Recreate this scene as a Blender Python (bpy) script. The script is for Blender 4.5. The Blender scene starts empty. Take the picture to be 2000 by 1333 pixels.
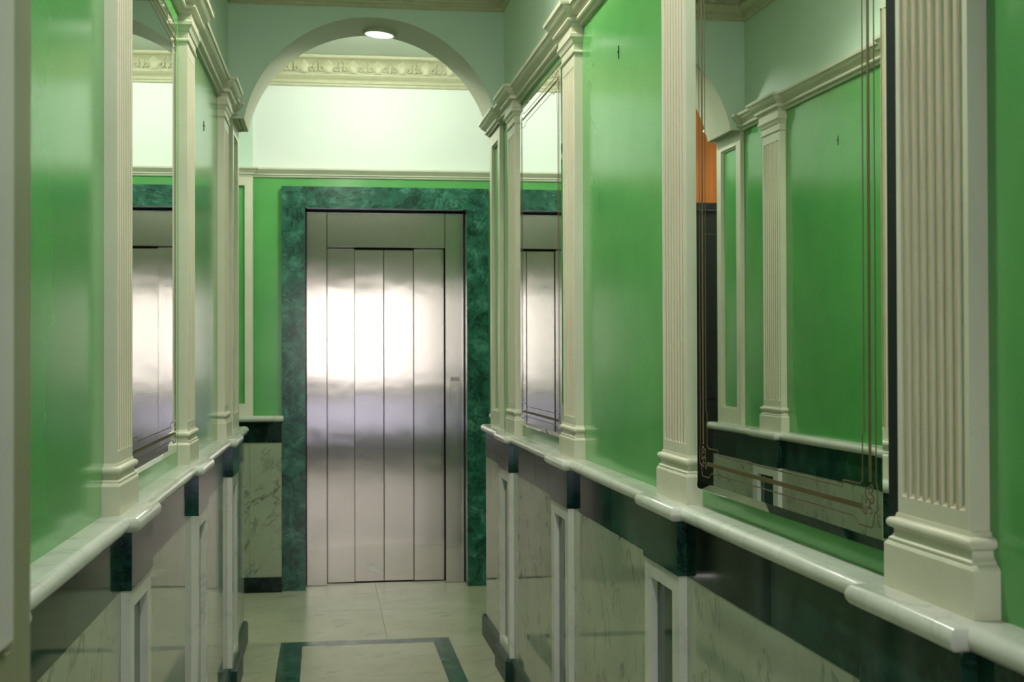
import bpy, bmesh, math, random
from math import sin, cos, pi, sqrt, atan2, radians
from mathutils import Vector, Matrix
random.seed(7)
SC = bpy.context.scene
COL = SC.collection

# ------------------------------------------------------------------ camera
CAM_Z = 1.37
yaw, pitch, roll = radians(-8.0437), radians(.6166), radians(-.1689)
cy_, sy_ = cos(yaw), sin(yaw)
fw = Vector((-sy_ * cos(pitch), cy_ * cos(pitch), sin(pitch)))
rt0 = Vector((cy_, sy_, 0)); up0 = rt0.cross(fw)
rt = rt0 * cos(roll) + up0 * sin(roll); up = -rt0 * sin(roll) + up0 * cos(roll)
cam_d = bpy.data.cameras.new('camera')
cam = bpy.data.objects.new('camera', cam_d); COL.objects.link(cam)
M = Matrix((rt, up, -fw)).transposed().to_4x4(); M.translation = Vector((0, 0, CAM_Z))
cam.matrix_world = M
cam_d.sensor_fit = 'HORIZONTAL'; cam_d.sensor_width = 36.0
cam_d.lens = 2594.13 / 2000 * 36.0
cam_d.clip_start = .05; cam_d.clip_end = 200
cam_d.dof.use_dof = True; cam_d.dof.focus_distance = 3.4; cam_d.dof.aperture_fstop = 9.0
SC.camera = cam

# ------------------------------------------------------------------ world, lights, exposure
SC.view_settings.view_transform = 'Standard'; SC.view_settings.look = 'None'
SC.view_settings.gamma = 1.0; SC.view_settings.use_curve_mapping = False
SC.view_settings.exposure = 0.0
W = bpy.data.worlds.new('world'); SC.world = W; W.use_nodes = True
bg = W.node_tree.nodes['Background']
bg.inputs[0].default_value = (1.0, .96, .955, 1); bg.inputs[1].default_value = 8.5

def light(name, kind, loc, energy, color, **kw):
    d = bpy.data.lights.new(name, kind); d.energy = energy; d.color = color
    for k, v in kw.items(): setattr(d, k, v)
    o = bpy.data.objects.new(name, d); COL.objects.link(o); o.location = loc
    return o
LAMP_COL = (1.0, .97, .86); COOL = (.95, .93, 1.06)
CEIL = 3.13
CORRIDOR_LAMPS = [(.19, 4.0, 66, LAMP_COL), (.19, 2.15, 60, COOL)]
for x, y, e, c_ in CORRIDOR_LAMPS:
    light('corridor_downlight', 'SPOT', (x, y, CEIL - .02), e, c_, spot_size=radians(142), spot_blend=.3, shadow_soft_size=.06)
light('lobby_lamp', 'POINT', (.30, 6.72, CEIL - .09), 42, (.98, 1.0, .91), shadow_soft_size=.05)
light('lobby_downlight', 'SPOT', (-1.05, 6.95, CEIL - .02), 25, LAMP_COL, spot_size=radians(140), spot_blend=.4, shadow_soft_size=.06)
ARCH_LAMP_STRENGTH = 3.0
DOOR_Y = -1.5
pl = light('doorway_portal', 'AREA', (.22, DOOR_Y - .08, 1.2), 1, (1, 1, 1), shape='RECTANGLE', size=1.5, size_y=2.4)
pl.rotation_euler = (radians(90), 0, 0)
pl.data.cycles.is_portal = True

# ------------------------------------------------------------------ materials
def mat(name):
    m = bpy.data.materials.new(name); m.use_nodes = True
    nt = m.node_tree; b = nt.nodes['Principled BSDF']
    return m, nt, b
def N(nt, t, **kw):
    n = nt.nodes.new(t)
    for k, v in kw.items(): setattr(n, k, v)
    return n
def ramp(nt, stops, interp='LINEAR'):
    r = nt.nodes.new('ShaderNodeValToRGB'); r.color_ramp.interpolation = interp
    e = r.color_ramp.elements
    while len(e) > 1: e.remove(e[-1])
    e[0].position = stops[0][0]; e[0].color = (*stops[0][1], 1)
    for p, c in stops[1:]:
        n = e.new(p); n.color = (*c, 1)
    return r
def coords(nt, scale=(1, 1, 1), rot=(0, 0, 0), rand=True):
    tc = N(nt, 'ShaderNodeTexCoord'); mp = N(nt, 'ShaderNodeMapping')
    mp.inputs['Scale'].default_value = scale; mp.inputs['Rotation'].default_value = rot
    if rand:
        oi = N(nt, 'ShaderNodeObjectInfo'); mul = N(nt, 'ShaderNodeMath', operation='MULTIPLY'); mul.inputs[1].default_value = 37.0
        nt.links.new(oi.outputs['Random'], mul.inputs[0])
        ad = N(nt, 'ShaderNodeVectorMath', operation='ADD')
        nt.links.new(tc.outputs['Object'], ad.inputs[0]); nt.links.new(mul.outputs[0], ad.inputs[1])
        nt.links.new(ad.outputs[0], mp.inputs['Vector'])
    else:
        nt.links.new(tc.outputs['Object'], mp.inputs['Vector'])
    return mp.outputs['Vector']
def noise(nt, vec, scale, detail=4, rough=.55, dist=0.0):
    n = N(nt, 'ShaderNodeTexNoise'); n.inputs['Scale'].default_value = scale; n.inputs['Detail'].default_value = detail
    n.inputs['Roughness'].default_value = rough; n.inputs['Distortion'].default_value = dist
    nt.links.new(vec, n.inputs['Vector']); return n.outputs['Fac']
def bump(nt, b, h, strength, dist=.01):
    bp = N(nt, 'ShaderNodeBump'); bp.inputs['Strength'].default_value = strength; bp.inputs['Distance'].default_value = dist
    nt.links.new(h, bp.inputs['Height']); nt.links.new(bp.outputs[0], b.inputs['Normal'])
def paint(name, col, col2, rough, sc=2.5, bmp=.0, spec=.5, bsc=60, stretch=(1, 1, 1)):
    m, nt, b = mat(name)
    v = coords(nt, scale=stretch); f = noise(nt, v, sc, 5, .6)
    r = ramp(nt, [(.3, col), (.7, col2)]); nt.links.new(f, r.inputs[0]); nt.links.new(r.outputs[0], b.inputs['Base Color'])
    b.inputs['Roughness'].default_value = rough; b.inputs['Specular IOR Level'].default_value = spec
    if bmp:
        g = noise(nt, coords(nt), bsc, 3); bump(nt, b, g, bmp, .002)
    return m
def marble(name, c0, c1, vein, rough, sc=2.2, d=(.6, .45, .66), amount=.55, spec=.5):
    """pale cloudy stone with thin broken veins running along d"""
    m, nt, b = mat(name)
    e = Vector(d).normalized().rotation_difference(Vector((0, 0, 1))).to_euler()
    v0 = coords(nt); cloud = noise(nt, v0, sc * 1.1, 5, .6, .4)
    base = ramp(nt, [(.3, c0), (.7, c1)]); nt.links.new(cloud, base.inputs[0])
    r1 = N(nt, 'ShaderNodeMapping'); r1.inputs['Rotation'].default_value = e; nt.links.new(v0, r1.inputs['Vector'])
    r2 = N(nt, 'ShaderNodeMapping'); r2.inputs['Scale'].default_value = (1.6, 1.6, .42); nt.links.new(r1.outputs[0], r2.inputs['Vector'])
    v = r2.outputs[0]
    vn = noise(nt, v, sc * 1.5, 6, .6, .35)
    vr = ramp(nt, [(.470, (0, 0, 0)), (.498, (1, 1, 1)), (.502, (1, 1, 1)), (.53, (0, 0, 0))]); nt.links.new(vn, vr.inputs[0])
    brk = noise(nt, v, sc * 2.3, 3); br = ramp(nt, [(.45, (.08,) * 3), (.70, (1, 1, 1))]); nt.links.new(brk, br.inputs[0])
    mu = N(nt, 'ShaderNodeMath', operation='MULTIPLY'); nt.links.new(vr.outputs[0], mu.inputs[0]); nt.links.new(br.outputs[0], mu.inputs[1])
    m2 = N(nt, 'ShaderNodeMath', operation='MULTIPLY'); nt.links.new(mu.outputs[0], m2.inputs[0]); m2.inputs[1].default_value = amount
    mx = N(nt, 'ShaderNodeMix', data_type='RGBA'); nt.links.new(m2.outputs[0], mx.inputs[0]); nt.links.new(base.outputs[0], mx.inputs[6])
    mx.inputs[7].default_value = (*vein, 1); nt.links.new(mx.outputs[2], b.inputs['Base Color'])
    b.inputs['Roughness'].default_value = rough; b.inputs['Specular IOR Level'].default_value = spec
    return m
def granite(name, dark, mid, light_, rough):
    m, nt, b = mat(name)
    v = coords(nt); a = noise(nt, v, 9, 9, .68, .5)
    r = ramp(nt, [(.34, dark), (.52, mid), (.72, light_)]); nt.links.new(a, r.inputs[0])
    vn = noise(nt, v, 5, 8, .65, 1.2); vr = ramp(nt, [(.47, (1, 1, 1)), (.5, (.35, .35, .35)), (.53, (1, 1, 1))]); nt.links.new(vn, vr.inputs[0])
    mx = N(nt, 'ShaderNodeMix', data_type='RGBA', blend_type='MULTIPLY'); mx.inputs[0].default_value = 1
    nt.links.new(r.outputs[0], mx.inputs[6]); nt.links.new(vr.outputs[0], mx.inputs[7]); nt.links.new(mx.outputs[2], b.inputs['Base Color'])
    b.inputs['Roughness'].default_value = rough; b.inputs['Specular IOR Level'].default_value = .35
    return m
def flat(name, col, rough, metal=0.0, spec=.5):
    m, nt, b = mat(name)
    f = noise(nt, coords(nt), 18, 3); c2 = tuple(min(1, c * 1.12) for c in col)
    r = ramp(nt, [(.35, col), (.65, c2)]); nt.links.new(f, r.inputs[0]); nt.links.new(r.outputs[0], b.inputs['Base Color'])
    b.inputs['Roughness'].default_value = rough; b.inputs['Metallic'].default_value = metal; b.inputs['Specular IOR Level'].default_value = spec
    return m

M_GREEN = paint('green_lacquer', (.072, .30, .070), (.105, .365, .094), .17, 2.2, .025, .65, 9)
M_PALE = paint('pale_green_paint', (.55, .70, .56), (.59, .74, .60), .5, 1.5, .08, .4)
M_LOBBY = paint('white_green_paint', (.74, .78, .71), (.78, .82, .75), .5, 1.2, .05, .5)
M_CREAM = paint('cream_paint', (.55, .55, .41), (.61, .61, .46), .38, 6, .06, .45)
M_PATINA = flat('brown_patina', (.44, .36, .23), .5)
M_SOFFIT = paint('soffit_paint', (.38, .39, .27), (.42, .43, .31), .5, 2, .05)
M_MARBLE = marble('white_marble', (.46, .49, .41), (.57, .59, .51), (.20, .23, .20), .14, 2.4, amount=.4)
M_DADO = marble('dado_marble', (.265, .30, .205), (.315, .35, .255), (.05, .065, .05), .05, 3.0, amount=.85, spec=.4)
M_FLOOR = marble('floor_marble', (.31, .33, .215), (.40, .415, .295), (.10, .12, .085), .30, 2.8, (.85, .45, .2), .7, .3)
M_GRAN = granite('green_marble', (.006, .024, .017), (.013, .050, .033), (.024, .085, .058), .07)
M_GRANL = granite('green_marble_surround', (.008, .045, .028), (.022, .105, .066), (.075, .22, .16), .16)
M_GRANB = granite('green_marble_honed', (.006, .024, .017), (.013, .050, .033), (.024, .085, .058), .35)
M_GRANB.node_tree.nodes['Principled BSDF'].inputs['Specular IOR Level'].default_value = .2
M_GRAND = granite('black_green_marble', (.002, .006, .005), (.005, .016, .012), (.012, .035, .026), .06)
M_DARK = flat('dark_gap', (.008, .009, .009), .6)
M_DARKGREEN = flat('near_black_green', (.003, .010, .006), .8, 0, .2)  # near-black green for the strip along the tall mirror's near edge
M_BRONZE = flat('brown_etching', (.075, .052, .012), .5)
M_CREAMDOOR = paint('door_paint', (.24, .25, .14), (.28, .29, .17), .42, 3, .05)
M_CREAMPAN = paint('door_panel_paint', (.60, .57, .54), (.64, .61, .58), .42, 3, .05)
M_WOODD = flat('black_stained_wood', (.012, .010, .009), .35)
M_BLACK = flat('black_plastic', (.01, .01, .01), .4)
M_WHITEP = flat('lamp_rim_paint', (.42, .43, .31), .4)
M_SCUFF = flat('white_scuff', (.8, .78, .76), .5)
M_PAVE = paint('street_paving', (.22, .24, .36), (.28, .30, .43), .7, 2)
M_CEIL = paint('ceiling_paint', (.68, .74, .62), (.72, .78, .66), .6, 2)

def wood(name, c0, c1):
    m, nt, b = mat(name)
    v = coords(nt, scale=(14, 14, .9)); f = noise(nt, v, 1.6, 6, .6, .8)
    r = ramp(nt, [(.3, c0), (.7, c1)]); nt.links.new(f, r.inputs[0]); nt.links.new(r.outputs[0], b.inputs['Base Color'])
    b.inputs['Roughness'].default_value = .35
    return m
M_WOOD = wood('orange_varnished_wood', (.42, .10, .015), (.62, .18, .03))

def mirror_mat(name, col):
    m, nt, b = mat(name)
    b.inputs['Base Color'].default_value = (*col, 1); b.inputs['Metallic'].default_value = 1; b.inputs['Roughness'].default_value = 0.0
    return m
M_MIRROR = mirror_mat('mirror_silver', (.87, .91, .87))
M_BEVEL = mirror_mat('mirror_bevel', (.80, .88, .82))

m, nt, b = mat('brushed_steel'); M_STEEL = m
b.inputs['Base Color'].default_value = (.53, .48, .44, 1); b.inputs['Metallic'].default_value = 1
b.inputs['Roughness'].default_value = .17; b.inputs['Anisotropic'].default_value = .98
tg = N(nt, 'ShaderNodeTangent', direction_type='UV_MAP'); tg.uv_map = 'UVMap'; nt.links.new(tg.outputs[0], b.inputs['Tangent'])
wv = noise(nt, coords(nt, scale=(1, 1, 1.3)), 3.2, 2); bump(nt, b, wv, .05, .02)

m, nt, b = mat('lamp_glow'); M_GLOW = m
b.inputs['Base Color'].default_value = (.9, .9, .9, 1); b.inputs['Emission Color'].default_value = (1, .96, .88, 1); b.inputs['Emission Strength'].default_value = ARCH_LAMP_STRENGTH
m, nt, b = mat('lamp_glow_dim'); M_GLOW2 = m
b.inputs['Emission Color'].default_value = (1, .95, .86, 1); b.inputs['Emission Strength'].default_value = 330
m, nt, b = mat('lamp_glow_faint'); M_GLOW3 = m
b.inputs['Emission Color'].default_value = (1, .95, .86, 1); b.inputs['Emission Strength'].default_value = 4
m, nt, b = mat('window_glass'); M_GLASS = m
out = nt.nodes['Material Output']; tr = N(nt, 'ShaderNodeBsdfTransparent'); gl = N(nt, 'ShaderNodeBsdfGlossy'); gl.inputs['Roughness'].default_value = 0
mx = N(nt, 'ShaderNodeMixShader'); fr = N(nt, 'ShaderNodeFresnel'); fr.inputs[0].default_value = 1.35
nt.links.new(fr.outputs[0], mx.inputs[0]); nt.links.new(tr.outputs[0], mx.inputs[1]); nt.links.new(gl.outputs[0], mx.inputs[2]); nt.links.new(mx.outputs[0], out.inputs[0])

# ------------------------------------------------------------------ helpers
def link(name, me, parent=None, loc=(0, 0, 0)):
    o = bpy.data.objects.new(name, me); COL.objects.link(o)
    if parent is not None: o.parent = parent
    o.location = loc
    return o
def obj(name, bm, m, parent=None, smooth=False, origin=None, bevel=0.0, uv=False):
    """link a bmesh as ONE mesh object; verts are given in the parent's frame (or the world when top level)"""
    bmesh.ops.remove_doubles(bm, verts=bm.verts, dist=1e-6)
    bmesh.ops.recalc_face_normals(bm, faces=bm.faces)
    if bevel:
        bmesh.ops.bevel(bm, geom=[e for e in bm.edges if e.calc_face_angle(0) > .5], offset=bevel, segments=2, profile=.6, affect='EDGES')
    if uv:
        L = bm.loops.layers.uv.new('UVMap')
        for f in bm.faces:
            for lp in f.loops: lp[L].uv = (lp.vert.co.x, lp.vert.co.z)
    me = bpy.data.meshes.new(name)
    if origin is not None:
        for v in bm.verts: v.co -= Vector(origin)
    bm.to_mesh(me); bm.free()
    for mm in (m if isinstance(m, (list, tuple)) else [m]): me.materials.append(mm)
    if smooth is True:
        for p in me.polygons: p.use_smooth = True
    elif smooth:
        for p in me.polygons: p.use_smooth = True
        try: me.set_sharp_from_angle(angle=smooth)
        except Exception: pass
    return link(name, me, parent, origin if origin is not None else (0, 0, 0))
def box(bm, x0, x1, y0, y1, z0, z1, f=None, mi=0):
    P = [(x, y, z) for x in (x0, x1) for y in (y0, y1) for z in (z0, z1)]
    if f: P = [f(*p) for p in P]
    v = [bm.verts.new(p) for p in P]
    for q in ((0, 1, 3, 2), (4, 6, 7, 5), (0, 4, 5, 1), (2, 3, 7, 6), (0, 2, 6, 4), (1, 5, 7, 3)):
        bm.faces.new([v[i] for i in q]).material_index = mi
    return v
def boxes(*bs, f=None):
    bm = bmesh.new()
    for b_ in bs: box(bm, *b_, f=f)
    return bm
def loft(bm, rings, closed=True, caps=True, mi=0):
    R_ = [[bm.verts.new(p) for p in r] for r in rings]
    n = len(R_[0])
    for a, b_ in zip(R_[:-1], R_[1:]):
        for i in range(n if closed else n - 1):
            j = (i + 1) % n
            bm.faces.new((a[i], a[j], b_[j], b_[i])).material_index = mi
    if caps and closed:
        bm.faces.new(R_[0]).material_index = mi; bm.faces.new(R_[-1][::-1]).material_index = mi
    return R_
def thing(name, label, cat, loc=(0, 0, 0), rotz=0.0, group=None):
    o = bpy.data.objects.new(name, None); COL.objects.link(o); o.empty_display_size = .1
    o.location = loc; o.rotation_euler = (0, 0, rotz)
    o['label'] = label; o['category'] = cat
    if group: o['group'] = group
    return o
def tag(o, label, cat, group=None):
    o['label'] = label; o['category'] = cat
    if group: o['group'] = group
    return o
def struct(o): o['kind'] = 'structure'; return o
def copy_tree(o, parent=None):
    c = o.copy(); COL.objects.link(c); c.parent = parent
    for ch in o.children: copy_tree(ch, c)
    return c

# ------------------------------------------------------------------ wall frames
# s runs along the corridor (world y), o is the distance out of the painted wall into the corridor
S = 1.17
BR, BL = -.0054, .0125
def xR(s): return .717 * S + BR * (s - 3 * S)
def xL(s): return -.392 * S + BL * (s - 3 * S)
def WR(s, o, z): return (xR(s) - o, s, z)
def WL(s, o, z): return (xL(s) + o, s, z)
WALL = {'R': WR, 'L': WL}
ROT = {'R': atan2(BR, -1.0), 'L': atan2(-BL, 1.0)}
PY = [4.8466 * S, 3.7207 * S, 2.5948 * S, 1.4689 * S]        # pilaster centres, far to near
ZL = 1.032                                                    # top of the marble ledge
PIER0, PIER1 = 6.09, 6.42
ARCH0, ARCH1 = 6.08, 6.44
LOBBY_Y = 7.90                                                # painted lift wall
LX0, LX1 = -1.75, 1.75                                        # lobby side walls
Y_NEAR = DOOR_Y

def steps(p, d_blocks, s0, s1):
    pts = [(s0, p)]
    for a, b_, d in sorted(d_blocks):
        pts += [(a - p, p), (a - p, d + p), (b_ + p, d + p), (b_ + p, p)]
    return pts + [(s1, p)]
def sweep(side_f, profile, blocks, s0, s1, closed=True):
    """extrude a moulding profile [(p, z)] along a wall, breaking forward at blocks (a, b, d)"""
    bm = bmesh.new(); rows = []
    for p, z in profile:
        rows.append([bm.verts.new(side_f(s, o, z)) for s, o in steps(p, blocks, s0, s1)])
    n = len(rows[0])
    for r0, r1 in zip(rows[:-1], rows[1:]):
        for i in range(n - 1): bm.faces.new((r0[i], r0[i + 1], r1[i + 1], r1[i]))
    if closed:
        r0, r1 = rows[-1], rows[0]
        for i in range(n - 1): bm.faces.new((r0[i], r0[i + 1], r1[i + 1], r1[i]))
        bm.faces.new([r[0] for r in rows]); bm.faces.new([r[-1] for r in rows][::-1])
    return bm

CORNICE = [(-.02, 2.440), (.010, 2.440), (.012, 2.450), (.024, 2.452), (.027, 2.456), (.027, 2.462), (.022, 2.464), (.022, 2.467), (.028, 2.472),
           (.036, 2.478), (.043, 2.486), (.047, 2.493), (.048, 2.497), (.054, 2.498), (.056, 2.503), (.056, 2.510), (-.02, 2.514)]
NOSE = [(.0, ZL), (.045, ZL)] + [(.045 + .0175 * sin(radians(a)), ZL - .0175 + .0175 * cos(radians(a))) for a in (22, 45, 67, 90, 113, 135, 158, 180)] + [(.0, ZL - .035)]
def pil_blocks(half, d, extra=()):
    return [(c - half, c + half, d) for c in PY] + list(extra)

# ------------------------------------------------------------------ room shell
floor = struct(obj('floor', boxes((-4, 4, DOOR_Y - .2, 9.0, -.12, -.012)), M_DARK))
def slab(x0, x1, y0, y1, m=M_FLOOR, name='floor_slab', z=0.0):
    g = .0008
    return obj(name, boxes((x0 + g, x1 - g, y0 + g, y1 - g, -.013, z)), m, floor, origin=((x0 + x1) / 2, (y0 + y1) / 2, 0))
BX = [-.207, -.105, .517, .595]
BY = [6.35, 6.45]
ys = [Y_NEAR, -.6, .7, 2.0, 3.25, 4.5, 5.6, 6.45]
for a, b_ in zip(ys[:-1], ys[1:]):
    slab(-.62, BX[0], a, b_); slab(BX[3], 1.0, a, b_)
fy = [Y_NEAR + .4, .1, 1.2, 2.3, 3.4, 4.4, 5.4, BY[0]]
for a, b_ in zip(fy[:-1], fy[1:]):
    slab(BX[1], BX[2], a, b_)
    slab(BX[0], BX[1], a, b_, M_GRANL, 'border_strip'); slab(BX[2], BX[3], a, b_, M_GRANL, 'border_strip')
slab(BX[0], BX[3], BY[0], BY[1], M_GRANL, 'border_strip')
slab(BX[0], BX[3], Y_NEAR, Y_NEAR + .4)
for x0, x1 in ((LX0, -.62), (-.62, .30), (.30, 1.0), (1.0, LX1)):
    for y0, y1 in ((6.45, 7.2), (7.2, 8.25)): slab(x0, x1, y0, y1)

def wall(name, side, m):
    f = WALL[side]; bm = bmesh.new(); box(bm, Y_NEAR, ARCH1, -.25, 0, 0, 2.45, f=f)
    w = struct(obj(name, bm, m)); w.name = name
    bm = bmesh.new(); box(bm, Y_NEAR, ARCH1, -.25, 0, 2.45, CEIL + .05, f=f)
    obj('upper_wall', bm, M_PALE, w)
    return w
wall_left = wall('wall_left', 'L', M_GREEN)
wall_right = wall('wall_right', 'R', M_GREEN)
# lobby walls
wall_back = struct(obj('wall_back', boxes((-.23, .955, LOBBY_Y, LOBBY_Y + .1, 2.30, 2.45), (-.62, -.23, LOBBY_Y, LOBBY_Y + .3, 0, 2.45), (.955, LX1, LOBBY_Y, LOBBY_Y + .3, 0, 2.45)), M_GREEN))
obj('upper_wall', boxes((-.62, LX1, LOBBY_Y, LOBBY_Y + .3, 2.45, CEIL + .05), (LX0, -.62, LOBBY_Y, LOBBY_Y + .3, 3.0, CEIL + .05)), M_LOBBY, wall_back)
obj('shaft_recess', boxes((-.3, 1.0, LOBBY_Y + .42, LOBBY_Y + .5, 0, 2.5)), M_DARK, wall_back)
struct(obj('wall_lobby_left', boxes((LX0 - .1, LX0, 6.3, 8.4, 0, CEIL)), M_PALE))
struct(obj('wall_lobby_right', boxes((LX1, LX1 + .1, 6.3, 8.4, 0, CEIL)), M_PALE))
struct(obj('wall_lobby_front', boxes((LX0, xL(ARCH1) - .24, ARCH1 - .12, ARCH1, 0, CEIL), (xR(ARCH1) + .24, LX1, ARCH1 - .12, ARCH1, 0, CEIL)), M_PALE))
ceiling = struct(obj('ceiling', boxes((-2, 2, Y_NEAR - .2, 8.4, CEIL, CEIL + .1)), M_CEIL))

# arch wall with the round opening
AC, AR, AZ = .219, .586, 2.331
def arch_pts(r, n=40):
    a0 = math.asin((2.44 - AZ) / r)
    return [(AC + r * cos(a0 + (pi - 2 * a0) * i / n), AZ + r * sin(a0 + (pi - 2 * a0) * i / n)) for i in range(n + 1)]
ap = arch_pts(AR)
bm = bmesh.new()
for y in (ARCH0, ARCH1):
    outer = [(xR(y) + .05, 2.44)] + [(xR(y) + .05, 2.44 + (CEIL - 2.44) * 1)] + [(xL(y) - .05, CEIL), (xL(y) - .05, 2.44)]
    top = [(x, CEIL) for x, z in ap]
    va = [bm.verts.new((x, y, z)) for x, z in ap]; vt = [bm.verts.new((x, y, CEIL)) for x, z in ap]
    for i in range(len(ap) - 1): bm.faces.new((va[i], va[i + 1], vt[i + 1], vt[i]))
    r0 = bm.verts.new((xR(y) + .05, y, 2.44)); r1 = bm.verts.new((xR(y) + .05, y, CEIL)); bm.faces.new((va[0], vt[0], r1, r0))
    l0 = bm.verts.new((xL(y) - .05, y, 2.44)); l1 = bm.verts.new((xL(y) - .05, y, CEIL)); bm.faces.new((va[-1], l0, l1, vt[-1]))
wall_arch = struct(obj('wall_arch', bm, M_PALE))
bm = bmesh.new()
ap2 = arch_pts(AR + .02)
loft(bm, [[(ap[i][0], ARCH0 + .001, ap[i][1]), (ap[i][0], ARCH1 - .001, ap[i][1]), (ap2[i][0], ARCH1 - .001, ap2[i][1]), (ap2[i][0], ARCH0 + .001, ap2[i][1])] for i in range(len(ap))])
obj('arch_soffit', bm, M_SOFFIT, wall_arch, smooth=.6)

# ------------------------------------------------------------------ dado: marble panels, dark band, baseboards
ZB = ZL - .035; ZD = ZB - .12
BLK = .155
def dado(side, w, base):
    f = WALL[side]
    edges = [Y_NEAR]
    for c in sorted(PY): edges += [c - BLK, c + BLK]
    edges += [ARCH1]
    for i in range(0, len(edges), 2):
        a, b_ = edges[i], edges[i + 1]
        parts = [(a, b_)] if b_ - a < 2 else [(a, a + (b_ - a) / 3), (a + (b_ - a) / 3, a + 2 * (b_ - a) / 3), (a + 2 * (b_ - a) / 3, b_)]
        for a1, b1 in parts:
            obj('marble_panel', boxes((a1 + .0006, b1 - .0006, -.02, .043, .0, ZD - .0005), f=f), M_DADO, w, origin=f((a1 + b1) / 2, 0, 0))
            mid = a1 + (b1 - a1) * .45
            for a2, b2 in ((a1, mid), (mid, b1)):
                obj('frieze_block', boxes((a2 + .0005, b2 - .0005, -.02, .0435 + random.uniform(0, .0008), ZD, ZB + .001), f=f), M_GRAN if random.random() < .6 else M_GRAND, w, origin=f((a2 + b2) / 2, 0, 0))
            bm = bmesh.new(); prof = [(.02, 0), (.058, 0), (.058, .090), (.050, .1), (.02, .1)]
            end = b1 + (.055 if b1 == ARCH1 else 0)
            loft(bm, [[f(s_, o_, z_) for o_, z_ in prof] for s_ in (a1, end)])
            obj('base_piece', bm, M_GRANB, base, origin=f((a1 + end) / 2, 0, 0))
base_left = struct(obj('baseboard_left', boxes((Y_NEAR, ARCH1, .0, .044, .0, .085), f=WL), M_GRAND))
base_right = struct(obj('baseboard_right', boxes((Y_NEAR, ARCH1, .0, .044, .0, .085), f=WR), M_GRAND))
dado('L', wall_left, base_left); dado('R', wall_right, base_right)

# ------------------------------------------------------------------ ledges
def ledge(side, label):
    f = WALL[side]; root = thing('marble_ledge', label, 'ledge', f(2.0, 0, ZB))
    cuts = [Y_NEAR, .4, (PY[3] + PY[2]) / 2 - .1, (PY[2] + PY[1]) / 2 + .1, (PY[1] + PY[0]) / 2, ARCH1 + .05]
    blocks = pil_blocks(.105, .022)
    for a, b_ in zip(cuts[:-1], cuts[1:]):
        bl = [q for q in blocks if a < q[0] and q[1] < b_]
        bm = sweep(f, NOSE, bl, a + .0006, b_ - .0006)
        for v in bm.verts: v.co -= Vector(root.location)
        obj('ledge_slab', bm, M_MARBLE, root, smooth=.5)
    return root
ledge('R', 'white marble ledge under the tall brown-lined mirror, stepping out at each pilaster')
ledge('L', 'white marble ledge running from the open cream door to the arch')

# ------------------------------------------------------------------ entablatures
struct(obj('trim_1', sweep(WL, CORNICE, pil_blocks(.112, .028, [(PIER0, ARCH1 + .01, .014)]), Y_NEAR, ARCH1 + .06), M_CREAM, smooth=.4))
struct(obj('trim_2', sweep(WR, CORNICE, pil_blocks(.112, .028, [(PIER0, ARCH1 + .01, .014)]), Y_NEAR, ARCH1 + .06), M_CREAM, smooth=.4))

# ------------------------------------------------------------------ pilasters (local x = out of the wall, y = along)
SH, SO = .107, .027          # shaft half width, projection
def ring(hw, o): return [(.0, -hw), (o, -hw), (o, hw), (.0, hw)]
def stack(bm, levels):
    loft(bm, [[(x, y, z) for x, y in ring(hw, o)] for z, hw, o in levels])
def make_pilaster():
    root = thing('pilaster', '', 'pilaster')
    bm = bmesh.new(); stack(bm, [(ZL, .134, .037), (1.094, .134, .037), (1.098, .131, .035), (1.101, .126, .033)])
    obj('plinth', bm, M_CREAM, root)
    bm = bmesh.new()
    lv = [(1.101, .124, .0345), (1.104, .124, .0345), (1.107, .119, .031), (1.112, .116, .0295), (1.117, .116, .0295), (1.119, .119, .031)]
    lv += [(1.1265 + .0075 * sin(t), .119 + .0075 * cos(t), .031 + .0065 * cos(t)) for t in (-1.2, -.7, -.2, .3, .8, 1.3)]
    lv += [(1.135, .113, .029), (1.141, .110, .028), (1.141, .107, .027)]
    stack(bm, lv); obj('base_moulding', bm, M_CREAM, root, smooth=.7)
    # fluted shaft
    nf, fw_, pitch_ = 8, .0165, .0245
    z0, z1, zt, zb = 1.14, 2.36, 2.315, 1.166
    ycols = [(-SH, 0, None)]
    for k in range(nf):
        c = (k - (nf - 1) / 2) * pitch_
        for t in (-1, -.8, -.4, 0, .4, .8, 1):
            ycols.append((c + t * fw_ / 2, sqrt(max(0, 1 - t * t)) * .0065, t))
    ycols.append((SH, 0, None))
    zr = [(z0, 0), (zb, 0), (zb + .002, .62), (zb + .006, 1), (zt - .006, 1), (zt - .002, .62), (zt, 0), (z1, 0)]
    bm = bmesh.new()
    G = [[bm.verts.new((SO - dep * w_, y, z)) for y, dep, t in ycols] for z, w_ in zr]
    for r in range(len(zr) - 1):
        for i in range(len(ycols) - 1):
            fc = bm.faces.new((G[r][i], G[r][i + 1], G[r + 1][i + 1], G[r + 1][i]))
            ta, tb = ycols[i][2], ycols[i + 1][2]
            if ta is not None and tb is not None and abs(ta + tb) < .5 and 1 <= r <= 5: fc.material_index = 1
    for sgn, i in ((-1, 0), (1, len(ycols) - 1)):
        b0 = bm.verts.new((.0, sgn * SH, z0)); b1 = bm.verts.new((.0, sgn * SH, z1))
        bm.faces.new([G[r][i] for r in range(len(zr))] + [b1, b0])
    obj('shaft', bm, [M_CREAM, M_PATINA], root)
    bm = bmesh.new()
    lv = [(2.354, .107, .027), (2.354, .110, .031), (2.3575, .112, .033), (2.362, .112, .033), (2.365, .109, .029), (2.385, .1095, .0295), (2.388, .113, .033), (2.398, .117, .037),
          (2.404, .121, .041), (2.406, .123, .043), (2.417, .123, .043), (2.421, .118, .039), (2.442, .118, .039)]
    stack(bm, lv); obj('capital', bm, M_CREAM, root)
    return root
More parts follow.
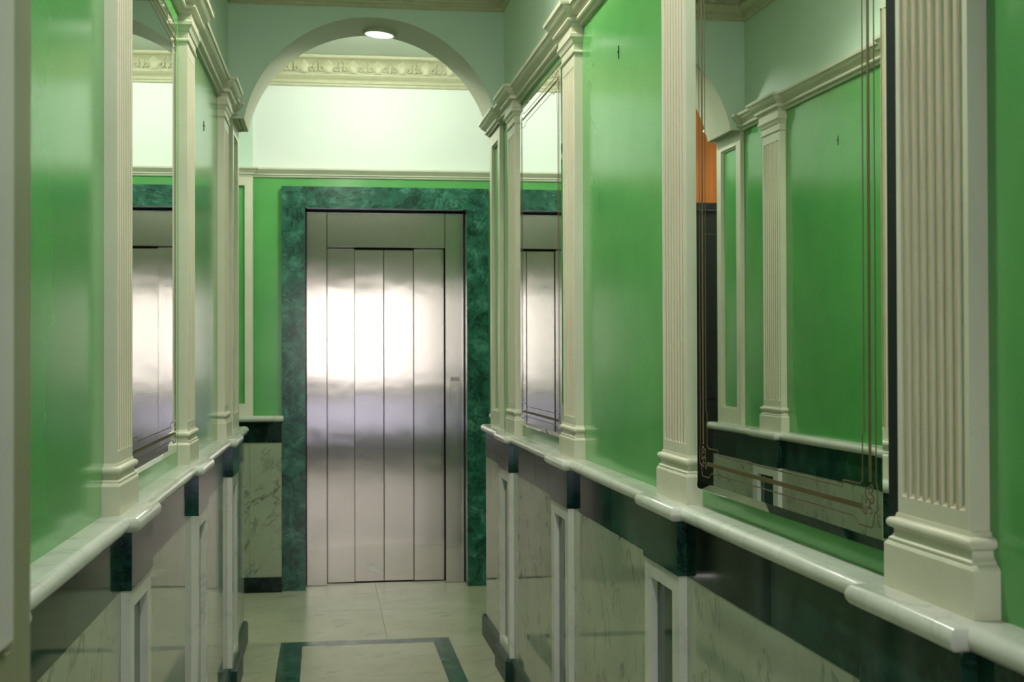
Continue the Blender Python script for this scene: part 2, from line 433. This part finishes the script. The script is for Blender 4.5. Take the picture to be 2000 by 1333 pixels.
def make_pedestal():
    root = thing('pedestal', '', 'pedestal')
    h, o = .155, .062
    ih, zt, zb = .098, ZD - .042, .145
    bm = bmesh.new()
    box(bm, .0, o, -h, -ih, .0, ZD - .0005); box(bm, .0, o, ih, h, .0, ZD - .0005)
    box(bm, .0, o, -ih, ih, zt, ZD - .0005); box(bm, .0, o, -ih, ih, .0, zb)
    obj('marble_frame', bm, M_MARBLE, root)
    obj('inset_panel', boxes((.0, o - .017, -ih, ih, zb, zt)), M_GRAN, root)
    obj('frieze_block', boxes((.0, .066, -.157, .157, ZD, ZB + .001)), M_GRAN, root, bevel=.0015)
    bm = bmesh.new()
    loft(bm, [[(x, y, z) for x, y in ring(h_, o_)] for z, h_, o_ in ((0, .165, .082), (.09, .165, .082), (.1, .157, .073))])
    obj('base_block', bm, M_GRANB, root)
    return root
PIL_LABELS = {
 ('R', 0): 'slim fluted cream pilaster between the narrow mirror and the arch pier',
 ('R', 1): 'fluted cream pilaster between the narrow mirror and the nailed green panel opposite the open door',
 ('R', 2): 'fluted cream pilaster with a bright white flank at the far edge of the tall mirror',
 ('R', 3): 'broad fluted cream pilaster with brown-tinged grooves at the near edge of the tall mirror',
 ('L', 0): 'cream pilaster beside the arch pier at the end of the open-door wall',
 ('L', 1): 'cream pilaster at the lift end of the mirror facing the nailed wall panel',
 ('L', 2): 'fluted cream pilaster with a bluish flank, first one beyond the open cream door',
 ('L', 3): 'fluted cream pilaster standing hidden behind the open cream door',
}
PED_LABELS = {
 ('R', 0): 'marble pedestal with narrow green inset beside the arch pier, under the slim pilaster',
 ('R', 1): 'marble pedestal with green inset below the pilaster between narrow mirror and green panel',
 ('R', 2): 'marble pedestal with dark green inset, at the far edge of the tall mirror',
 ('R', 3): 'dark-topped pedestal below the broad fluted pilaster at the near edge of the tall mirror',
 ('L', 0): 'marble pedestal on a black base block, last one before the arch on the open-door side',
 ('L', 1): 'marble pedestal at the lift end of the mirror facing the nailed wall panel',
 ('L', 2): 'marble pedestal with a black flanked top block, first one beyond the open cream door',
 ('L', 3): 'pedestal half hidden behind the open cream door',
}
pil0, ped0 = make_pilaster(), make_pedestal()
first = True
for side in 'RL':
    for k, c in enumerate(PY):
        p, d = (pil0, ped0) if first else (copy_tree(pil0), copy_tree(ped0)); first = False
        for o_, lab, grp in ((p, PIL_LABELS, 'fluted pilasters along the corridor'), (d, PED_LABELS, 'marble pedestals under the pilasters')):
            o_.location = WALL[side](c, 0, 0); o_.rotation_euler = (0, 0, ROT[side]); o_['label'] = lab[(side, k)]; o_['group'] = grp

# ------------------------------------------------------------------ panelled piers carrying the arch
def frame_bm(f, a, b_, z0, z1, o0, o1, wa, wt, wb):
    bm = bmesh.new()
    box(bm, a, a + wa, o0, o1, z0, z1, f=f); box(bm, b_ - wa, b_, o0, o1, z0, z1, f=f)
    box(bm, a + wa, b_ - wa, o0, o1, z0, z0 + wb, f=f); box(bm, a + wa, b_ - wa, o0, o1, z1 - wt, z1, f=f)
    return bm
for side, lab in (('R', 'cream arch pier with a green inset, next to the slim pilaster by the narrow mirror'), ('L', 'cream framed arch pier with a green inset panel on the open-door side')):
    f0 = WALL[side]; root = thing('arch_pier', lab, 'pier', f0(6.25, 0, ZL)); L_ = Vector(root.location)
    f = lambda s, o, z, f0=f0: tuple(Vector(f0(s, o, z)) - L_)
    obj('panel_frame', frame_bm(f, PIER0, PIER1 + .015, ZL, 2.442, .0005, .020, .062, .062, .075), M_CREAM, root)
    obj('inset_panel', boxes((PIER0 + .062, PIER1 - .047, .0005, .004, ZL + .075, 2.38), f=f), M_GREEN, root)
    fr = bmesh.new()
    for q in ((PIER0 + .062, PIER0 + .070, .004, .012, ZL + .075, 2.38), (PIER1 - .055, PIER1 - .047, .004, .012, ZL + .075, 2.38), (PIER0 + .07, PIER1 - .055, .004, .012, ZL + .075, ZL + .083), (PIER0 + .07, PIER1 - .055, .004, .012, 2.372, 2.38)): box(fr, *q, f=f)
    obj('inner_moulding', fr, M_CREAM, root)
    if side == 'R':
        kb = bmesh.new(); bmesh.ops.create_uvsphere(kb, u_segments=16, v_segments=10, radius=.014)
        for v in kb.verts: v.co = v.co + Vector(f(PIER1 + .03, .012, 1.075))
        st = bmesh.ops.create_cone(kb, cap_ends=True, segments=10, radius1=.006, radius2=.006, depth=.03)
        for v in st['verts']: v.co = Vector((v.co.x, v.co.z, v.co.y)) + Vector(f(PIER1 + .02, .012, 1.075))
        obj('round_knob', kb, M_CREAM, root, smooth=True)

# ------------------------------------------------------------------ mirrors
def ribbon(bm, pts, w, f, o):
    """flat painted line of width w through (s, z) points on a mirror face"""
    n = len(pts); L_, R_ = [], []
    for i, (s_, z_) in enumerate(pts):
        a = Vector(pts[max(0, i - 1)]); b_ = Vector(pts[min(n - 1, i + 1)]); d = (b_ - a).normalized(); q = Vector((-d.y, d.x)) * w / 2
        L_.append((s_ + q.x, z_ + q.y)); R_.append((s_ - q.x, z_ - q.y))
    loft(bm, [[f(l[0], o(l[0]), l[1]), f(r[0], o(r[0]), r[1]), f(r[0], o(r[0]) + .0005, r[1]), f(l[0], o(l[0]) + .0005, l[1])] for l, r in zip(L_, R_)])
def mirror(side, s0, s1, z0, z1, o0, tilt, label):
    f0 = WALL[side]; sc = (s0 + s1) / 2
    root = thing('wall_mirror', label, 'mirror', f0(sc, 0, z0)); L_ = Vector(root.location)
    f = lambda s, o, z: tuple(Vector(f0(s, o, z)) - L_)
    oo = lambda s: o0 + tilt * (s - sc)
    bw = .017
    bm = bmesh.new()
    inn = [(s0 + bw, z0 + bw), (s1 - bw, z0 + bw), (s1 - bw, z1 - bw), (s0 + bw, z1 - bw)]
    outr = [(s0, z0), (s1, z0), (s1, z1), (s0, z1)]
    vi = [bm.verts.new(f(s, oo(s), z)) for s, z in inn]; vb = [bm.verts.new(f(s, .002, z)) for s, z in inn]
    bm.faces.new(vi)
    for i in range(4): j = (i + 1) % 4; bm.faces.new((vi[i], vi[j], vb[j], vb[i]))
    obj('mirror_glass', bm, M_MIRROR, root)
    bm = bmesh.new()
    vi = [bm.verts.new(f(s, oo(s), z)) for s, z in inn]; vo = [bm.verts.new(f(s, oo(s) - .0035, z)) for s, z in outr]; vz = [bm.verts.new(f(s, .001, z)) for s, z in outr]
    for i in range(4):
        j = (i + 1) % 4; bm.faces.new((vi[i], vi[j], vo[j], vo[i])); bm.faces.new((vo[i], vo[j], vz[j], vz[i]))
    obj('bevelled_edge', bm, M_BEVEL, root)
    # etched frame: outer thin line with dropped corners, broad band, inner thin line, corner scrolls
    def mirrored(pts):
        out_ = []
        for mz in (0, 1):
            for ms in (0, 1):
                out_.append([((s0 + s1 - s) if ms else s, (z0 + z1 - z) if mz else z) for s, z in pts])
        return out_
    zc, smid = (z0 + z1) / 2, sc
    e = .042
    thin = [(smid, z0 + e), (s0 + .125, z0 + e), (s0 + .112, z0 + e - .004), (s0 + .104, z0 + e - .011), (s0 + .056, z0 + e - .011), (s0 + .05, z0 + e), (s0 + .046, z0 + e + .012), (s0 + .036, z0 + e + .016), (s0 + .036, z0 + e + .05), (s0 + .04, z0 + e + .06), (s0 + .04, zc)]
    inner = [(smid, z0 + .083), (s0 + .17, z0 + .083), (s0 + .165, z0 + .094), (s0 + .10, z0 + .094), (s0 + .09, z0 + .10), (s0 + .09, z0 + .17), (s0 + .083, z0 + .175), (s0 + .083, zc)]
    bandh = [(smid, z0 + .060), (s0 + .09, z0 + .060)]
    bandv = [(s0 + .062, z0 + .10), (s0 + .062, zc)]
    bm = bmesh.new()
    for P in mirrored(thin) + mirrored(inner): ribbon(bm, P, .0022, f, oo)
    obj('etched_line', bm, M_BRONZE, root)
    bm = bmesh.new()
    for P in mirrored(bandh) + mirrored(bandv): ribbon(bm, P, .0085, f, oo)
    obj('etched_band', bm, M_BRONZE, root)
    bms = [bmesh.new() for _ in range(4)]
    for cx, cz, r, a0, a1 in ((.070, .066, .009, 0, 300), (.056, .074, .008, 60, 380), (.072, .084, .008, -90, 220), (.058, .089, .007, 0, 290), (.082, .055, .007, 90, 400), (.060, .056, .006, 20, 320)):
        pts = [(s0 + cx + (r * (1 - .35 * t / 14)) * cos(radians(a0 + (a1 - a0) * t / 14)), z0 + cz + (r * (1 - .35 * t / 14)) * sin(radians(a0 + (a1 - a0) * t / 14))) for t in range(15)]
        for bm, P in zip(bms, mirrored(pts)): ribbon(bm, P, .0026, f, oo)
    for bm in bms: obj('etched_scroll', bm, M_BRONZE, root)
    return root
PLH = .134
big = mirror('R', PY[3] + PLH + .016, PY[2] - PLH - .040, 1.075, 2.395, .026, .005, 'tall wide mirror etched with brown lines, showing the opposite green wall and arch')
s_a, s_b = PY[3] + .112, PY[3] + PLH + .016
obj('dark_edge', boxes((s_a, s_b, .001, .022, 1.075, 2.395), f=lambda s, o, z: tuple(Vector(WR(s, o, z)) - big.location)), M_DARKGREEN, big)
mirror('R', PY[1] + PLH + .035, PY[0] - PLH - .045, 1.080, 2.400, .018, .0, 'narrow-looking mirror reflecting the steel lift door, on the tall mirror\'s wall')
mirror('L', PY[2] + PLH + .03, PY[1] - PLH - .035, 1.078, 2.390, .004, .0, 'mirror reflecting the steel lift door, beyond the open cream door')

# ------------------------------------------------------------------ lift: marble surround, steel door
sur = thing('lift_surround', 'mottled green marble surround framing the steel lift door', 'door surround', (.36, 7.9, 0)); L0 = Vector(sur.location)
def loc_box(L_, *bs):
    bm = bmesh.new()
    for q in bs: box(bm, *q)
    for v in bm.verts: v.co -= L_
    return bm
YM = 7.85
obj('marble_jamb', loc_box(L0, (-.245, -.110, YM, 8.2, 0, 2.237)), M_GRANL, sur)
obj('marble_jamb', loc_box(L0, (.840, .970, YM, 8.2, 0, 2.237)), M_GRANL, sur)
obj('marble_lintel', loc_box(L0, (-.245, .970, YM, 8.2, 2.2375, 2.363)), M_GRANL, sur)
lift = thing('lift_door', 'brushed steel lift door of four narrow leaves in a green marble surround', 'lift door', (.36, 8.05, 0)); L1 = Vector(lift.location)
for x0, x1 in ((-.104, .0145), (.7245, .8345)):
    obj('steel_jamb', loc_box(L1, (x0, x1, 8.0, 8.16, .002, 2.228)), M_STEEL, lift, uv=True, bevel=.0012)
obj('header_panel', loc_box(L1, (.0185, .7205, 8.0, 8.16, 2.020, 2.228)), M_STEEL, lift, uv=True, bevel=.0012)
obj('dark_reveal', loc_box(L1, (-.110, .840, 8.17, 8.20, .0, 2.237), (-.110, -.1045, 8.02, 8.17, 0, 2.237), (.8352, .840, 8.02, 8.17, 0, 2.237), (-.1, .835, 8.03, 8.17, 2.2285, 2.237)), M_DARK, lift)
obj('door_sill', loc_box(L1, (.015, .724, 8.06, 8.17, -.011, .0015)), M_STEEL, lift, uv=True)
for i, (x0, x1, y) in enumerate(((.0165, .1800, 8.07), (.1818, .3558, 8.090), (.3592, .5367, 8.090), (.5385, .7220, 8.07))):
    lf = obj('door_leaf', loc_box(L1, (x0, x1, y, y + .026, .006, 2.017 if i in (0, 3) else 2.012)), M_STEEL, lift, uv=True, bevel=.0015)
    if i == 1:
        bm = bmesh.new()
        for cx, cz, w, h_, a in ((.265, .098, .052, .008, -.18), (.285, .088, .034, .010, -.3), (.300, .072, .046, .012, -.28), (.27, .108, .03, .005, .1)):
            vs = []
            for t in range(12):
                r_ = 1 + .25 * sin(t * 2.3 + cx * 90)
                px_, pz_ = w / 2 * cos(t * pi / 6) * r_, h_ / 2 * sin(t * pi / 6) * r_
                vs.append(bm.verts.new((cx + px_ * cos(a) - pz_ * sin(a) - L1.x, y - .0004 - L1.y, cz + px_ * sin(a) + pz_ * cos(a))))
            bm.faces.new(vs)
        obj('scuff_mark', bm, M_SCUFF, lf)
# call plate on the steel jamb
plate = obj('call_plate', loc_box(L1, (.752, .818, 7.997, 8.0, 1.070, 1.246)), M_STEEL, lift, uv=True, bevel=.001)
M_TEXT = flat('dark_lettering', (.06, .06, .06), .5)
rr_ = random.Random(3)
bm = bmesh.new()
for z_ in (1.236, 1.2275, 1.2195):
    x_ = .757
    while x_ < .806:
        w_ = rr_.uniform(.004, .009); box(bm, x_ - L1.x, x_ + w_ - L1.x, 7.9963 - L1.y, 7.997 - L1.y, z_ - .0026, z_ + .0026); x_ += w_ + .0018
obj('lettering', bm, M_TEXT, plate)
bm = bmesh.new()
for tri in (((.785, 1.176), (.774, 1.160), (.796, 1.160)), ((.785, 1.131), (.774, 1.147), (.796, 1.147))):
    a = [bm.verts.new((x - L1.x, 7.9955 - L1.y, z)) for x, z in tri]; c = [bm.verts.new((x - L1.x, 7.997 - L1.y, z)) for x, z in tri]
    bm.faces.new(a)
    for i in range(3): bm.faces.new((a[i], a[(i + 1) % 3], c[(i + 1) % 3], c[i]))
obj('arrow_mark', bm, M_SCUFF, plate)
for zc in (1.166, 1.140):
    bm = bmesh.new(); c_ = bmesh.ops.create_cone(bm, cap_ends=True, segments=24, radius1=.0125, radius2=.0115, depth=.003)
    for v in bm.verts: v.co = Vector((v.co.x + .785 - L1.x, -v.co.z + 7.9968 - L1.y, v.co.y + zc))
    obj('call_button', bm, M_STEEL, plate, uv=True)

# ------------------------------------------------------------------ lobby wall trim
RAIL = [(-.02, 2.418), (.010, 2.418), (.013, 2.423), (.013, 2.428), (.022, 2.431), (.022, 2.437), (.03, 2.444), (.038, 2.456), (.044, 2.460), (.044, 2.470), (-.02, 2.472)]
def WB(s, o, z): return (s, LOBBY_Y - o, z)          # lift wall: s = x
def WBf(blocks, prof, a, b_): return sweep(WB, prof, blocks, a, b_)
struct(obj('trim_3', WBf([(-.60, -.425, .026)], RAIL, -.63, LX1), M_CREAM, smooth=.4))
lp = thing('panelled_pilaster', 'flat cream pilaster with a sunken green panel, standing left of the lift surround on the lobby ledge', 'pilaster', (-.50, LOBBY_Y, 1.022)); L2 = Vector(lp.location)
lp['label'] = 'flat cream pilaster with a sunken green panel on the lobby wall beside the lift surround'
fb = lambda s, o, z: tuple(Vector(WB(s, o, z)) - L2)
obj('panel_frame', frame_bm(fb, -.612, -.412, 1.022, 2.42, -.05, .034, .046, .055, .07), M_CREAM, lp)
obj('inset_panel', boxes((-.566, -.458, -.05, .012, 1.092, 2.365), f=fb), M_GREEN, lp)
obj('upper_shaft', boxes((-.612, -.412, -.05, .030, 2.47, 2.96), f=fb), M_PALE, lp)
lle = thing('marble_ledge', 'short white marble ledge on the lobby wall beside the lift surround', 'ledge', (-.43, LOBBY_Y, .987)); L3 = Vector(lle.location)
NB = [(p, z - ZL + 1.022) for p, z in NOSE]
bm = WBf([], [(p + .02 if p > 0 else p, z) for p, z in NB], -.63, -.236)
for v in bm.verts: v.co -= L3
obj('ledge_slab', bm, M_MARBLE, lle, smooth=.5)
for a, b_ in ((-.63, -.43), (-.43, -.2465)):
    obj('marble_panel', boxes((a + .0006, b_ - .0006, -.02, .062, 0, .867), f=WB), M_DADO, wall_back, origin=WB((a + b_) / 2, 0, 0))
    obj('frieze_block', boxes((a + .0005, b_ - .0005, -.02, .066, .8675, .988), f=WB), M_GRAND, wall_back, origin=WB((a + b_) / 2, 0, 0))
struct(obj('baseboard_back', boxes((-.63, -.2465, .0, .082, .0, .088), f=WB), M_GRAND))

# crown mouldings with acanthus relief
CROWN = [(-.02, 2.960), (.010, 2.960), (.014, 2.965), (.014, 2.975), (.022, 2.979), (.022, 2.988), (.018, 2.992), (.020, 2.998), (.034, 3.010), (.042, 3.022), (.042, 3.028),
         (.034, 3.030), (.030, 3.036), (.034, 3.060), (.046, 3.085), (.066, 3.103), (.080, 3.108), (.094, 3.112), (.10, 3.120), (.102, 3.128), (-.02, 3.128)]
def make_leaf_mesh():
    """one acanthus leaf with two volutes; local x along the wall, -y out, z up; 0.13 wide, 0.075 high"""
    bm = bmesh.new()
    prof = [(0, .014, .016), (.012, .024, .020), (.028, .030, .018), (.046, .026, .022), (.060, .018, .032), (.070, .008, .040), (.074, .001, .044)]
    rows = []
    for z, w, out_ in prof:
        rows.append([bm.verts.new((w * t * (1 + .10 * (-1) ** i), -(out_ * (1 - .45 * t * t) + .012 * abs(t) * (z / .074)), z)) for i, t in enumerate((-1, -.66, -.33, 0, .33, .66, 1))])
    for a, b_ in zip(rows[:-1], rows[1:]):
        for i in range(6): bm.faces.new((a[i], a[i + 1], b_[i + 1], b_[i]))
    for sx in (-1, 1):
        cen = Vector((sx * .043, -.012, .024)); rng = []
        for k in range(15):
            th = k / 14 * 1.55 * 2 * pi + (.3 if sx > 0 else pi - .3) * 1; th = th if sx > 0 else (pi - (k / 14 * 1.55 * 2 * pi + .3))
            r = .020 * (1 - .62 * k / 14); c = cen + Vector((r * cos(th), -.004 * k / 14 - .004, r * sin(th)))
            d = Vector((cos(th), 0, sin(th))); tw = .0048 * (1 - .35 * k / 14)
            rng.append([tuple(c + d * tw * cos(a) + Vector((0, -1, 0)) * tw * 1.2 * sin(a)) for a in (0, pi / 3 * 1.0, pi * 2 / 3, pi, pi * 1.5)])
        loft(bm, rng)
        # stem rising beside the volute
        rng = []
        for k in range(6):
            t = k / 5; c = Vector((sx * (.064 - .010 * sin(t * pi)), -.014 - .028 * t * t, .004 + .068 * t)); tw = .0042 * (1 - .4 * t)
            rng.append([tuple(c + Vector((tw * cos(a), tw * sin(a), 0))) for a in (0, pi / 2, pi, pi * 1.5)])
        loft(bm, rng)
    bmesh.ops.recalc_face_normals(bm, faces=bm.faces)
    me = bpy.data.meshes.new('acanthus_leaf'); bm.to_mesh(me); bm.free(); me.materials.append(M_CROWN)
    for p in me.polygons: p.use_smooth = True
    return me
M_CROWN = paint('crown_cream', (.46, .45, .28), (.54, .53, .35), .5, 20, .1)
leaf_me = make_leaf_mesh()
def crown(name, f, a, b_, leaf_rot, l0, l1, pitch_):
    t = struct(obj(name, sweep(f, CROWN, [], a, b_), M_CROWN, smooth=.4))
    n = max(1, round((l1 - l0) / pitch_))
    for i in range(n):
        s_ = l0 + (i + .5) * (l1 - l0) / n
        o_ = link('acanthus_leaf', leaf_me, t); o_.location = f(s_, .026, 3.034); o_.rotation_euler = (0, 0, leaf_rot)
        k = (l1 - l0) / n / .14; o_.scale = (k, 1, 1)
    return t
crown('trim_4', WB, LX0, LX1, 0, -.62, 1.25, .14)
def WA(s, o, z): return (s, ARCH0 - o, z)
crown('trim_5', WA, xL(ARCH0), xR(ARCH0), 0, xL(ARCH0) + .1, xR(ARCH0) - .1, .14)
crown('trim_6', WL, Y_NEAR, ARCH0, pi / 2, 2.4, ARCH0 - .1, .14)
crown('trim_7', WR, Y_NEAR, ARCH0, -pi / 2, 4.6, ARCH0 - .1, .14)

# ------------------------------------------------------------------ lamps
def ceiling_lamp(label, loc, tilt, glow, r=.066):
    root = thing('ceiling_lamp', label, 'lamp', loc); root.rotation_euler = (0, tilt, 0)
    bm = bmesh.new(); n = 32
    prof = [(r * 1.22, .03), (r * 1.22, .006), (r * 1.16, 0), (r * 1.03, -.001), (r * 1.0, .004), (r * 1.0, .03)]
    rows = [[bm.verts.new((q * cos(2 * pi * i / n), q * sin(2 * pi * i / n), z)) for i in range(n)] for q, z in prof]
    for a, b_ in zip(rows[:-1], rows[1:]):
        for i in range(n): j = (i + 1) % n; bm.faces.new((a[i], a[j], b_[j], b_[i]))
    obj('lamp_rim', bm, M_WHITEP, root, smooth=.6)
    bm = bmesh.new(); bmesh.ops.create_cone(bm, cap_ends=True, segments=32, radius1=r * .995, radius2=r * .97, depth=.004)
    for v in bm.verts: v.co.z += .003
    obj('lamp_lens', bm, glow, root)
    return root
ceiling_lamp('round glowing downlight under the crown of the arch', (.262, 6.345, AZ + AR - .017), radians(5), M_GLOW)
for i, (x, y, e, c_) in enumerate(CORRIDOR_LAMPS[:2]):
    ceiling_lamp(['round downlight in the corridor ceiling above the nailed green panels', 'round downlight in the corridor ceiling above the tall mirror'][i], (x, y, CEIL - .012), 0, M_GLOW2)

ceiling_lamp('round lamp on the lobby ceiling behind the arch', (.30, 6.72, CEIL - .012), 0, M_GLOW3)

# ------------------------------------------------------------------ nails left in the green panels
for side, s_, z_, lab in (('R', 3.72, 2.24, 'small dark nail high in the green panel beside the tall mirror'), ('L', 5.01, 2.222, 'small dark nail high in the green panel near the arch, opposite the narrow mirror')):
    bm = bmesh.new(); f = WALL[side]
    loft(bm, [[f(s_ + r * cos(a), o, z_ + r * sin(a)) for a in [k * pi / 4 for k in range(8)]] for r, o in ((.0018, -.004), (.0018, .003), (.003, .0032), (.003, .0045))])
    box(bm, s_ - .0016, s_ + .0016, .0, .002, z_ - .02, z_ + .018, f=f)
    tag(obj('nail', bm, M_BLACK, origin=f(s_, 0, z_)), lab, 'nail', 'nails in the green panels')

# ------------------------------------------------------------------ open panelled door beside the camera
dr = thing('panelled_door', 'open cream door leaf with a pale sunken panel, blurred at the edge of the view', 'door', (-.30, 1.3, 0)); L4 = Vector(dr.location)
DX = -.274
dz0, dz1, dy0, dy1 = .01, 2.42, .52, 1.302
st = .074
bm = loc_box(L4, (DX - .045, DX, dy0, dy0 + st, dz0, dz1), (DX - .045, DX, dy1 - st, dy1, dz0, dz1), (DX - .045, DX, dy0 + st, dy1 - st, .95, 1.11), (DX - .045, DX, dy0 + st, dy1 - st, dz0, .22), (DX - .045, DX, dy0 + st, dy1 - st, 2.28, dz1))
obj('door_frame', bm, M_CREAMDOOR, dr)
for z0, z1 in ((.22, .95), (1.11, 2.28)):
    bm = bmesh.new(); a, b_ = dy0 + st, dy1 - st
    for x0, x1 in ((DX + .008, DX - .022),):
        o4 = [(a, z0), (b_, z0), (b_, z1), (a, z1)]; i4 = [(a + .012, z0 + .012), (b_ - .012, z0 + .012), (b_ - .012, z1 - .012), (a + .012, z1 - .012)]
        loft(bm, [[(x1, y, z) for y, z in o4], [(x0 - .004, y, z) for y, z in i4]])
    for v in bm.verts: v.co -= L4
    obj('door_panel', bm, M_CREAMPAN, dr)
obj('hinge', loc_box(L4, (DX - .05, DX - .045, dy0 - .01, dy0 + .03, .3, .4), (DX - .05, DX - .045, dy0 - .01, dy0 + .03, 1.9, 2.0)), M_STEEL, dr)
bm = loc_box(L4, (xL(.52) + .095, DX - .044, .40, .52, 0, 2.43))
obj('hinge_post', bm, M_CREAMDOOR, dr)

# ------------------------------------------------------------------ wooden door at the end of the lobby (seen in the tall mirror)
wd = thing('wooden_door', 'tall dark wooden door with orange upper panels, seen reflected in the tall mirror', 'door', (-1.2, LOBBY_Y + .1, 0)); L5 = Vector(wd.location)
obj('door_frame', loc_box(L5, (LX0, LX0 + .06, LOBBY_Y, LOBBY_Y + .14, 0, 3.0), (-.70, -.62, LOBBY_Y + .02, LOBBY_Y + .14, 0, 3.0), (LX0 + .06, -.70, LOBBY_Y, LOBBY_Y + .14, 2.93, 3.0), (LX0 + .06, -.70, LOBBY_Y + .02, LOBBY_Y + .14, 2.27, 2.31)), M_WOODD, wd)
xx = [LX0 + .06, -1.46, -1.21, -.955, -.70]
for a, b_ in zip(xx[:-1], xx[1:]):
    obj('upper_panel', loc_box(L5, (a + .012, b_ - .012, LOBBY_Y + .06, LOBBY_Y + .1, 2.31, 2.93)), M_WOOD, wd, bevel=.006)
    obj('muntin', loc_box(L5, (a - .012, a + .012, LOBBY_Y + .04, LOBBY_Y + .12, 2.31, 2.93)), M_WOODD, wd)
for a, b_ in zip(xx[0:-1:2], xx[2::2]):
    lf = obj('door_leaf', loc_box(L5, (a + .002, b_ - .002, LOBBY_Y + .06, LOBBY_Y + .11, .008, 2.268)), M_WOODD, wd)
    for z0, z1 in ((.2, .95), (1.1, 2.12)):
        obj('leaf_panel', loc_box(L5, (a + .1, b_ - .1, LOBBY_Y + .052, LOBBY_Y + .062, z0, z1)), M_WOODD, lf, bevel=.004)

# ------------------------------------------------------------------ entrance behind the camera
x0, x1 = -.40, .84
wall_front = struct(obj('wall_front', boxes((-1.2, x0, DOOR_Y - .2, DOOR_Y, 0, CEIL), (x1, 1.6, DOOR_Y - .2, DOOR_Y, 0, CEIL), (x0, x1, DOOR_Y - .2, DOOR_Y, 2.50, CEIL)), M_PALE))
door1 = bpy.data.objects.new('door_1', None); COL.objects.link(door1); struct(door1); door1.location = ((x0 + x1) / 2, DOOR_Y - .1, 0); L6 = Vector(door1.location)
yd0, yd1 = DOOR_Y - .13, DOOR_Y - .08
xm = (x0 + x1) / 2
for a, b_ in ((x0, xm), (xm, x1)):
    fr_ = obj('door_leaf', loc_box(L6, (a + .003, a + .06, yd0, yd1, .01, 2.49), (b_ - .06, b_ - .003, yd0, yd1, .01, 2.49), (a + .06, b_ - .06, yd0, yd1, 2.28, 2.49), (a + .06, b_ - .06, yd0, yd1, .80, 1.03), (a + .06, b_ - .06, yd0, yd1, .01, .36)), M_WOODD, door1)
    for z0, z1 in ((.36, .80), (1.03, 2.28)):
        obj('door_pane', loc_box(L6, (a + .06, b_ - .06, DOOR_Y - .107, DOOR_Y - .103, z0, z1)), M_GLASS, fr_)
struct(obj('pavement', boxes((-30, 30, -60, DOOR_Y - .2, -.15, -.02)), M_PAVE))
